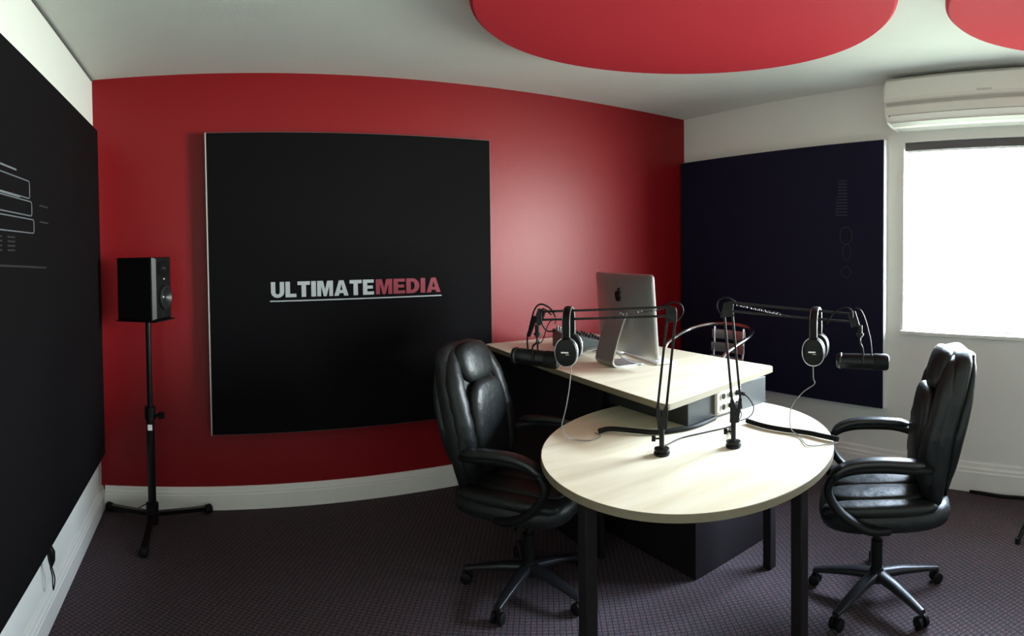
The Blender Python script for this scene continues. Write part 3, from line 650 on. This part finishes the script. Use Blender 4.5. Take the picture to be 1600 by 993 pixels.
# ------------------------------------------------------------------ leather office chairs
def office_chair():
    t = thing('office_chair', '', 'office chair', (0, 0, 0), 0, 'black leather executive chairs at the round table')   # faces local +y
    hub = MB().cyl((0, 0, .075), (0, 0, .135), .038, .030).build('base_hub', 'black_plastic', t, local=True, smooth=True)
    for k in range(5):
        a = 2 * PI * k / 5 - .02; u = V(math.cos(a), math.sin(a), 0)
        P = [u * .02 + V(0, 0, .105), u * .12 + V(0, 0, .100), u * .22 + V(0, 0, .085), u * .305 + V(0, 0, .068)]
        rr = []
        for p, w_, h_ in zip(P, (.030, .027, .022, .017), (.020, .018, .014, .011)):
            n_ = V(-u.y, u.x, 0); rr.append([p + n_ * x + V(0, 0, z) for x, z in sup(w_, h_, 3, 14)])
        lg = MB().rings(rr).build('leg', 'star_silver', t, local=True, smooth=True)
        q = u * .298
        cs = MB().cyl(q + V(0, 0, .03), q + V(0, 0, .062), .009, seg=10)
        nn = V(-u.y, u.x, 0)
        for s in (-1, 1): cs.tube([q + nn * s * .008 + V(0, 0, .0265), q + nn * s * .010 + V(0, 0, .0265), q + nn * s * .024 + V(0, 0, .0265), q + nn * s * .027 + V(0, 0, .0265)], [.022, .026, .026, .020], 18)
        cs.build('caster', 'rubber', lg, local=True, smooth=True)
    MB().cyl((0, 0, .12), (0, 0, .26), .026).cyl((0, 0, .25), (0, 0, .40), .015).build('gas_column', 'black_plastic', t, local=True, smooth=True)
    MB().box((-.09, -.12, .375), (.09, .10, .405)).box((-.20, -.02, .38), (.20, .03, .40)).cyl((.08, .02, .385), (.23, .04, .375), .005).build('tilt_mechanism', 'black_metal', t, local=True, bevel=.004)
    # seat: base cushion plus padded centre rolls
    MB().rings(pillow((0, -0.03, .440), .258, .290, .062, e=3.6)).build('seat', 'leather', t, local=True, smooth=True, ang=0)
    for s in (-1, 1):
        MB().rings(pillow((s * .078, .0, .502), .082, .225, .020, e=3, n=8)).build('seat_pad', 'leather', t, local=True, smooth=True, ang=0)
    for s in (-1, 1):
        MB().rings(pillow((s * .212, .0, .492), .050, .245, .028, e=3, n=8)).build('seat_bolster', 'leather', t, local=True, smooth=True, ang=0)
    # back shell / cushion: (t, z, y, halfwidth, halfthickness)
    TB = [(0, .470, -.235, .10, .022), (.04, .485, -.240, .185, .040), (.2, .60, -.235, .235, .060), (.45, .77, -.262, .250, .066), (.7, .94, -.312, .240, .062),
          (.88, 1.07, -.352, .205, .056), (.96, 1.115, -.366, .165, .044), (1.0, 1.132, -.372, .09, .020)]
    rr = []
    for i in range(27):
        z, y, a_, b2 = lerp(TB, i / 26); rr.append([V(px, y + py, z) for px, py in sup(a_, b2, 3.2, 36)])
    MB().rings(rr).build('backrest', 'leather', t, local=True, smooth=True, ang=0)
    # side bolsters in front
    for s in (-1, 1):
        pts = []; rad = []
        for i in range(19):
            f = .07 + .86 * i / 18; z, y, a_, b2 = lerp(TB, f)
            k = 1 - max(0, (f - .72)) * 1.2
            pts.append(V(s * (a_ - .052) * (1.0 if f < .8 else 1 - (f - .8) * .8), y + b2 * .62, z)); rad.append(.050 * k * min(1, .45 + i * .15, .5 + (18 - i) * .2) * (1 + .05 * math.sin(i * 2.4)))
        MB().tube(pts, rad, 16, up=(0, 1, 0), flat=.95).build('back_bolster', 'leather', t, local=True, smooth=True, ang=0)
    # centre panels and head pillow
    def at(f): return lerp(TB, f)
    z, y, a_, b2 = at(.42)
    MB().rings(pillow((0, 0, 0), .152, .215, .040, Matrix.Translation((0, y + b2 - .004, z)) @ Matrix.Rotation(-PI / 2 + .13, 4, 'X'), e=3.4)).build('centre_cushion', 'leather', t, local=True, smooth=True, ang=0)
    z, y, a_, b2 = at(.83)
    MB().rings(pillow((0, 0, 0), .140, .100, .048, Matrix.Translation((0, y + b2 + .000, z)) @ Matrix.Rotation(-PI / 2 + .30, 4, 'X'), e=2.8)).build('head_pillow', 'leather', t, local=True, smooth=True, ang=0)
    # back shell behind, gives the second lobe seen from the side
    rr = []
    for i in range(23):
        z, y, a_, b2 = lerp(TB, .05 + .90 * i / 22); e_ = math.sin(PI * i / 22) ** .35 if 0 < i < 22 else .25
        rr.append([V(px, y - .062 + py, z - .012) for px, py in sup(a_ * .93 * max(e_, .45), b2 * .72 * max(e_, .4), 2.6, 30)])
    MB().rings(rr).build('back_shell', 'leather', t, local=True, smooth=True, ang=0)
    # looped arms
    for s in (-1, 1):
        X = s * .292
        pth = spline([(s * .15, -.222, .640), (s * .255, -.190, .665), (X, -.11, .682), (X, -.02, .690), (X, .10, .688), (X, .185, .662), (X, .215, .61), (X, .195, .55), (X, .14, .49), (s * .28, .05, .437), (s * .24, -.03, .415)], 6)
        rr = []
        for i, p in enumerate(pth):
            d = (pth[min(i + 1, len(pth) - 1)] - pth[max(i - 1, 0)]).normalized(); n1 = V(1, 0, 0) - d * d.x; n1.normalize(); n2 = d.cross(n1)
            rr.append([p + n1 * a2 + n2 * b3 for a2, b3 in sup(.026, .017, 3, 14)])
        ar = MB().rings(rr).build('armrest', 'black_plastic', t, local=True, smooth=True)
        pth = spline([(X, -.175, .697), (X, -.10, .707), (X, .0, .714), (X, .09, .710), (X, .16, .690), (X, .205, .655)], 5)
        rr = []
        for i, p in enumerate(pth):
            d = (pth[min(i + 1, len(pth) - 1)] - pth[max(i - 1, 0)]).normalized(); n1 = V(1, 0, 0) - d * d.x; n1.normalize(); n2 = d.cross(n1)
            k = min(1, .45 + .2 * i, .5 + .2 * (len(pth) - 1 - i))
            rr.append([p + n1 * a2 + n2 * b3 for a2, b3 in sup(.034 * k, .018 * k, 3, 16)])
        MB().rings(rr).build('arm_pad', 'armpad', ar, local=True, smooth=True)
    return t
c1 = office_chair()
for ch in [x for x in bpy.data.objects if x.parent == c1]:
    for o in [ch] + [x for x in bpy.data.objects if x.parent == ch]:
        o.data.transform(Matrix.Scale(0.93, 4))
c2 = copy_tree(c1)
c1.location = (1.26, 2.21, 0); c1.rotation_euler.z = math.radians(-55) - PI / 2
c1['label'] = 'black leather chair left of the round table, its padded front turned to the camera'
c2.location = (2.215, 1.10, 0); c2.rotation_euler.z = math.radians(120) - PI / 2
c2['label'] = 'black leather chair right of the round table, seen in profile from its side'

# ------------------------------------------------------------------ aluminium chair
mc = thing('metal_chair', 'aluminium slatted chair with a round tube rail behind the desk', 'chair', (2.76, 2.55, 0))
rail = spline([(2.60, 2.30, .46), (2.595, 2.30, .70), (2.615, 2.295, .825), (2.70, 2.285, .875), (2.86, 2.29, .925), (2.965, 2.38, .955), (2.99, 2.545, .965), (2.965, 2.71, .955), (2.86, 2.80, .925), (2.70, 2.805, .875), (2.615, 2.795, .825), (2.595, 2.79, .70), (2.60, 2.79, .46)], 8)
MB().tube(rail, .0125, 12).build('rail', 'chrome', mc, smooth=True)
for y in (2.42, 2.67):
    MB().tube(spline([(2.955, y, .945), (2.945, y, .80), (2.92, y, .60), (2.91, y, .50)]), .010, 10).build('back_post', 'chrome', mc, smooth=True)
for z in (.895, .81, .725):
    rr = []
    for i in range(9):
        y = 2.405 + .28 * i / 8; x = 2.948 - .02 * (1 - ((i - 4) / 4) ** 2) * -1 - (.90 - z) * .12
        rr.append([V(x + a_, y, z + b_) for a_, b_ in sup(.004, .031, 4, 10)])
    MB().rings(rr).build('back_slat', 'aluminium', mc, smooth=True)
for i in range(6):
    MB().box((2.585 + i * .058, 2.33, .492), (2.633 + i * .058, 2.76, .500)).build('seat_slat', 'aluminium', mc, bevel=.002)
MB().tube(spline([(2.60, 2.30, .48), (2.78, 2.305, .48), (2.90, 2.36, .48), (2.92, 2.545, .48), (2.90, 2.73, .48), (2.78, 2.785, .48), (2.60, 2.79, .48)]), .011, 10).build('seat_frame', 'chrome', mc, smooth=True)
for y, x0, x1 in ((2.30, 2.60, 2.57), (2.79, 2.60, 2.57), (2.36, 2.92, 2.99), (2.73, 2.92, 2.99)):
    MB().cyl((x0, y, .49), (x1, y, 0), .0125).build('leg', 'chrome', mc, smooth=True)

# ------------------------------------------------------------------ small things
wp = thing('wall_plug', 'black cable connector dangling below the left wall panel over the baseboard', 'plug', (-.665, 2.20, .33))
MB().tube([(-.668, 2.185, .375), (-.660, 2.19, .35), (-.655, 2.196, .33), (-.655, 2.20, .30), (-.658, 2.203, .272)], [.004, .014, .017, .015, .006], 12).build('plug_body', 'rubber', wp, smooth=True)
MB().tube(spline([(-.658, 2.203, .275), (-.657, 2.225, .24), (-.657, 2.245, .20), (-.660, 2.235, .165), (-.657, 2.215, .19), (-.655, 2.205, .235), (-.658, 2.19, .275)], 8), .0028, 6).build('cord', 'rubber', wp, smooth=True)
ms = thing('tripod_stand', 'black floor stand at the right edge of the photo, mostly cut off', 'stand', (3.05, .52, 0))
MB().cyl((3.05, .52, .30), (3.05, .52, .90), .011).build('pole', 'black_metal', ms, smooth=True)
MB().cyl((3.05, .52, .27), (3.05, .52, .34), .020).build('collar', 'black_plastic', ms, smooth=True)
for k, (fx, fy) in enumerate(((2.86, .645), (3.28, .61), (3.02, .28))):
    lg = MB().tube([(3.05, .52, .30), (fx, fy, .012)], .011, 10).build('leg', 'black_metal', ms, smooth=True)
    MB().tube([(fx, fy, .001), (fx, fy, .03)], .014, 10).build('rubber_foot', 'rubber', lg, smooth=True)
fs = MB().tube(spline([(3.385, 1.06, .008), (3.375, .98, .012), (3.37, .86, .010), (3.375, .74, .012), (3.37, .6, .010)]), .0095, 8).build('floor_cable', 'rubber', smooth=True)
tag(fs, 'black cable lying on the carpet along the right baseboard', 'cable')
